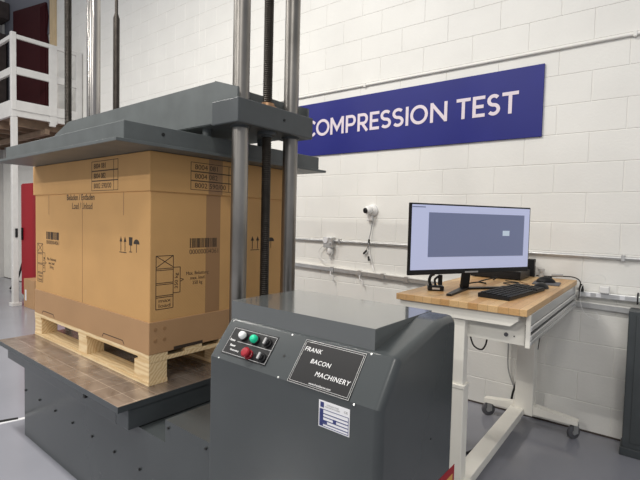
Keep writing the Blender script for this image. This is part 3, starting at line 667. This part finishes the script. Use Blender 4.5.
for (y0, y1, xa, xb) in ((-1.413, -1.343, -.80, -.717), (-.21, -.12, -.772, -.655)):
    bm = B(); box(bm, xa, xb, y0, y1, .09, .622, .004); lg = t.part('leg', bm, 'cream')
    bm = B(); box(bm, xa+.009, xb-.009, y0+.008, y1-.008, .622, .952, .003); t.part('leg_column', bm, 'cream', parent=lg)
    bm = B(); box(bm, xa-.003, xb+.003, y0-.003, y1+.003, .612, .630, .002); t.part('collar', bm, 'cream', parent=lg)
    yc = (y0+y1)/2; xc = -.685
    bm = B(); prism(bm, [(xc-.30, .100), (xc-.30, .128), (xc-.05, .158), (xc+.05, .158), (xc+.30, .128), (xc+.30, .100)], (0, yc-.03, 0), (1, 0, 0), (0, 0, 1), (0, 1, 0), .06)
    ft = t.part('foot_bar', bm, 'cream')
    for x in (xc-.275, xc+.275):
        r = .046; RT = Matrix.Translation((x, yc, 0)) @ Matrix.Rotation(math.radians(-38 if x > xc else -52), 4, 'Z') @ Matrix.Translation((-x, -yc, 0))
        bm = B(); lathe(bm, (x-.012, yc, r), (1, 0, 0), [(r*.8, 0), (r, .004), (r, .020), (r*.8, .024)], 24); bm.transform(RT); wh = t.part('caster_wheel', bm, 'tyre', parent=ft, smooth=True)
        bm = B(); cyl(bm, (x-.0145, yc, r), (x+.0145, yc, r), .018, 14); bm.transform(RT); t.part('hub', bm, 'galv', parent=ft, smooth=True)
        bm = B(); box(bm, x-.019, x-.015, yc-.014, yc+.022, .04, .098, .001); box(bm, x+.015, x+.019, yc-.014, yc+.022, .036, .094, .001); box(bm, x-.019, x+.019, yc-.01, yc+.026, .090, .1, .001); bm.transform(RT); t.part('caster_fork', bm, 'galv', parent=ft)
bm = B(); box(bm, -.80, -.71, -1.345, -.20, .085, .128, .003); box(bm, -.785, -.725, -1.34, -.2, .05, .086, .002); t.part('stretcher', bm, 'cream')

# cables under and beside the bench
def cable(name, label, pts, r, m, cat='cable'):
    t = Thing(name, label, cat, pts[0], single=True); bm = B(); tube(bm, pts, r); return t.mesh(bm, m, True)
cable('cable', 'short black cable looping below the bench drawer housing', [(-.725, -1.33, .857), (-.705, -1.33, .81), (-.67, -1.33, .797), (-.651, -1.33, .82), (-.643, -1.33, .857)], .004, 'matt')
cable('cable', 'black power cord dropping from the bench down the wall to the floor', [(-.782, -.09, .86), (-.782, -.09, .6), (-.782, -.09, .34), (-.815, -.09, .17), (-.84, -.06, .03), (-.845, -.2, .0085), (-.83, -.5, .0085), (-.855, -.71, .0085), (-.90, -.86, .0085), (-1.0, -1.0, .0085)], .0075, 'matt')
cable('cable', 'thin grey cable hanging down the wall behind the bench leg', [(-.875, -.03, .86), (-.874, -.03, .52), (-.867, -.03, .33), (-.82, -.03, .20)], .005, 'cable')
cable('cable', 'thin dark lead hanging under the bench rail near its far end', [(-.545, -.60, .858), (-.550, -.60, .78), (-.562, -.60, .66)], .0022, 'matt')

# ---------------------------------------------------------------- things on the bench
ZT = 1.0355
# monitor (local frame: x along the screen, -y the way it faces)
BLm = Vector((-.985, -1.470, 0)); dm = Vector((.39, .741, 0)).normalized()
ang = math.atan2(dm.y, dm.x); mc = BLm+dm*.396
t = Thing('monitor', 'wide black computer monitor showing a grey window, standing on the bench', 'monitor', (mc.x, mc.y, ZT), rot=ang)
zb, zt = 1.137-ZT, 1.497-ZT
bm = B(); box(bm, -.41, .416, -.004, .013, zb, zt, .003); t.part('monitor_housing', bm, 'black')
bm = B(); box(bm, -.401, .408, -.0055, -.004, zb+.026, zt-.008); sc = t.part('screen', bm, 'screen')
bm = B(); box(bm, -.298, .366, -.0065, -.0055, zb+.090, zt-.045); t.part('app_window', bm, 'screend', parent=sc)
bm = B(); box(bm, .205, .255, -.0075, -.0065, zb+.20, zb+.228); t.part('popup', bm, 'screenp', parent=sc)
bm = B(); box(bm, -.40, -.32, -.0062, -.0055, zt-.022, zt-.017); t.part('menu_bar', bm, 'screend', parent=sc)
bm = B(); box(bm, -.05, .04, -.0055, -.0035, zb+.004, zb+.012); t.part('maker_mark', bm, 'cable')
bm = B(); box(bm, -.18, .18, .013, .045, zb+.05, zt-.06, .01); t.part('rear_cover', bm, 'black')
hx, hy = .02, .10
bm = B(); prism(bm, [(hx+.0, 0.006), (hx+.045, .006), (hx+.075, .25), (hx+.025, .25)], (0, .055+.03, 0), (1, 0, 0), (0, 0, 1), (0, 1, 0), .022); bm.transform(Matrix.Translation((0, .0, 0))); t.part('stand_neck', bm, 'black')
bm = B(); box(bm, hx+.02, hx+.08, .04, .09, .19, .25, .003); t.part('stand_bracket', bm, 'black')
def foot(x1, y1):
    a = Vector((hx+.024, .095)); b = Vector((x1, y1)); d = (b-a).normalized(); n = Vector((-d.y, d.x))
    pts = [a-n*.022, b-n*.012, b+n*.012, a+n*.022]
    bm = B(); prism(bm, [(p.x, p.y) for p in pts], (0, 0, 0), (1, 0, 0), (0, 1, 0), (0, 0, 1), .010); t.part('stand_foot', bm, 'black')
Minv = Matrix.Rotation(-ang, 4, 'Z')
def loc(X, Y): v = Minv @ (Vector((X, Y, 0))-Vector((mc.x, mc.y, 0))); return v.x, v.y
foot(*loc(-.84, -1.33)); foot(*loc(-.70, -.83))

# keyboard: corners measured on the bench
kc = Vector((-.617, -1.0)); kang = math.atan2(-.664+1.26, -.663+.731)
t = Thing('keyboard', 'black full size keyboard lying on the bench in front of the monitor', 'keyboard', (kc.x, kc.y, ZT), rot=kang); KB = t
L2, W2 = .255, .078
bm = B(); prism(bm, [(-W2, 0), (W2, 0), (W2, .022), (-W2, .013)], (-L2, 0, 0), (0, 1, 0), (0, 0, 1), (1, 0, 0), 2*L2)
bmesh.ops.bevel(bm, geom=bm.edges[:], offset=.002, segments=2, affect='EDGES'); kb = t.part('keyboard_case', bm, 'black')
rows = 6; nk = 0
for r_ in range(rows):
    n = 15 if r_ < 5 else 8
    y = -W2+.014+(rows-1-r_)*.0255 if False else W2-.018-r_*.0255
    xs = [(-L2+.012+k*.0235, .0205) for k in range(15)] if r_ < 5 else [(-L2+.012, .03), (-L2+.045, .03), (-L2+.078, .03), (-L2+.111, .13), (-L2+.244, .03), (-L2+.277, .03), (-L2+.31, .03)]
    xs += [(L2-.128+k*.0235, .0205) for k in range(5)]
    z = .013+(y+W2)/(2*W2)*.009
    for (x, wk) in xs:
        bm = B(); box(bm, x, x+wk, y-.0105, y+.0095, z-.001, z+.006, .001); t.part('key', bm, 'key', parent=kb); nk += 1

def mouse(x, y, a, label, m='black', s=1.0):
    t = Thing('computer_mouse', label, 'mouse', (x, y, ZT), rot=a)
    bm = B(); bmesh.ops.create_uvsphere(bm, u_segments=28, v_segments=16, radius=1)
    for v in bm.verts:
        v.co.z = max(v.co.z, 0); k = 1-.12*v.co.x
        v.co = Vector((v.co.x*.058*s, v.co.y*.033*k*s, v.co.z*(.036 if v.co.x < .2 else .036-.010*(v.co.x-.2))*s))
    bmesh.ops.remove_doubles(bm, verts=bm.verts[:], dist=.0003)
    t.part('mouse_shell', bm, m, smooth=True)
    bm = B(); lathe(bm, (.026*s, -.003, .030*s), (0, 1, 0), [(.009*s, 0), (.009*s, .006)], 14); t.part('scroll_wheel', bm, 'key', smooth=True)
    return t
mouse(-.545, -.675, 1.2, 'black mouse just behind the far end of the keyboard')
pad = Thing('mouse_pad', 'thin dark grey rectangular pad lying on the bench beyond the keyboard', 'mouse pad', (-.565, -.42, ZT), rot=.1, single=True)
bm = B(); box(bm, -.075, .075, -.085, .085, 0, .006, .0015); pad.mesh(bm, 'tyre')
m2 = mouse(-.575, -.39, .5, 'black mouse resting on the thin grey pad at the far end of the bench'); m2.root.location.z = ZT+.0065

# mini computer / black box behind the monitor
t = Thing('flat_computer', 'flat black computer unit lying on the bench behind the monitor', 'computer', (-.89, -.26, ZT))
bm = B(); box(bm, -1.05, -.725, -.40, -.13, ZT+.004, ZT+.058, .004); t.part('computer_case', bm, 'black')
bm = B(); box(bm, -1.03, -.745, -.4015, -.40, ZT+.024, ZT+.042, .0005); t.part('front_grille', bm, 'key')
for x in (-1.02, -.755):
    for y in (-.37, -.16):
        bm = B(); cyl(bm, (x, y, ZT), (x, y, ZT+.005), .01, 10); t.part('rubber_foot', bm, 'matt')
t = Thing('small_speaker', 'small upright black speaker standing behind the right edge of the monitor', 'speaker', (-.73, -.08, ZT))
bm = B(); box(bm, -.755, -.708, -.095, -.045, ZT, ZT+.125, .005); t.part('speaker_case', bm, 'black')
bm = B(); cyl(bm, (-.708, -.07, ZT+.09), (-.7065, -.07, ZT+.09), .015, 18); t.part('speaker_cone', bm, 'cable', smooth=True)
t = Thing('metal_fitting', 'small grey metal fitting standing on the bench beside the flat computer', 'fitting', (-.665, -.075, ZT))
bm = B(); lathe(bm, (-.665, -.075, ZT), (0, 0, 1), [(.018, 0), (.018, .02), (.012, .024), (.012, .04), (.022, .042), (.022, .06)], 16); t.part('fitting_body', bm, 'galv', smooth=True)
# web camera gadget at left
t = Thing('scanner_stand', 'small black barcode scanner on a low block base left of the monitor stand', 'scanner', (-.965, -1.20, ZT), rot=.5)
bm = B(); box(bm, -.042, .042, -.028, .028, 0, .026, .004); t.part('base_block', bm, 'black')
bm = B(); tube(bm, [(-.025, 0, .024), (-.034, 0, .05), (-.026, 0, .078), (-.008, 0, .088)], .008); t.part('holder', bm, 'black', smooth=True)
bm = B(); tube(bm, [(.0, 0, .024), (-.004, .01, .055), (.012, 0, .075)], .006); t.part('trigger_arm', bm, 'black', smooth=True)
bm = B(); box(bm, .012, .034, -.012, .012, .03, .085, .004); t.part('scanner_head', bm, 'key')
bm = B(); box(bm, -.02, .02, -.029, -.0275, .008, .018); t.part('indicator_strip', bm, 'alu')
cable('cable', 'black cable coiled on the bench behind the monitor stand', [(-.93, -.93, ZT+.004), (-.86, -.84, ZT+.02), (-.84, -.74, ZT+.006), (-.90, -.68, ZT+.004), (-.82, -.60, ZT+.03), (-.86, -.52, ZT+.005)], .004, 'matt')
cable('cable', 'black lead lying across the bench between monitor and keyboard', [(-.735, -.80, ZT+.004), (-.70, -.70, ZT+.004), (-.77, -.62, ZT+.004), (-.70, -.54, ZT+.004), (-.79, -.50, ZT+.004)], .0028, 'matt')
bm = B(); tube(bm, [(-.66, -.70, ZT+.006), (-.70, -.62, ZT+.003), (-.64, -.57, ZT+.003), (-.69, -.50, ZT+.003), (-.72, -.44, ZT+.003)], .0022)
bm.transform(Matrix.Rotation(-kang, 4, 'Z') @ Matrix.Translation((-kc.x, -kc.y, -ZT))); KB.part('cord', bm, 'brass', smooth=True)
t = Thing('bench_power_lead', 'black and grey lead with plug drooping over the back right corner of the bench', 'cable', (-.47, -.08, ZT))
bm = B(); tube(bm, [(-.70, -.06, ZT+.01), (-.62, -.08, ZT+.012), (-.55, -.07, ZT+.018), (-.47, -.07, ZT+.02), (-.43, -.07, ZT-.0), (-.425, -.075, ZT-.03)], .0038); t.part('cord', bm, 'matt', smooth=True)
bm = B(); tube(bm, [(-.60, -.075, ZT+.022), (-.53, -.07, ZT+.026)], .009, smooth=False); t.part('inline_switch', bm, 'cable', smooth=True)
bm = B(); lathe(bm, (-.418, -.075, ZT-.02), (0, 0, -1), [(.006, 0), (.012, .012), (.016, .04), (.014, .05)], 12); t.part('plug', bm, 'matt', smooth=True)

# ---------------------------------------------------------------- cabinet at far right
t = Thing('dark_cabinet', 'dark grey steel cabinet cut by the right edge, standing against the wall', 'cabinet', (.12, -.1, 0))
bm = B(); box(bm, -.145, .50, -.20, -.062, .0, .895, .006); t.part('cabinet_body', bm, 'dkgrey')
bm = B(); box(bm, -.155, .51, -.212, -.062, .0, .05, .003); t.part('plinth', bm, 'dkgrey')
bm = B(); box(bm, -.105, .46, -.208, -.20, .085, .87, .002); dr = t.part('door', bm, 'gloss')
bm = B(); cyl(bm, (.40, -.235, .50), (.40, -.207, .50), .012, 12); t.part('handle', bm, 'galv', parent=dr, smooth=True)

# ---------------------------------------------------------------- floor cover strip at left
t = Thing('cable_cover', 'thin white and black cable strip lying on the grey floor left of the press', 'cable strip', (-3.42, -2.4, 0))
bm = B(); prism(bm, [(-3.56, -2.90), (-3.53, -2.90), (-3.35, -2.23), (-3.385, -2.23)], (0, 0, 0.0), (1, 0, 0), (0, 1, 0), (0, 0, 1), .004); t.part('white_strip', bm, 'labelw')
bm = B(); tube(bm, [(-3.52, -2.75, .010), (-3.455, -2.50, .012), (-3.41, -2.36, .009)], .007); t.part('black_lead', bm, 'matt', smooth=True)
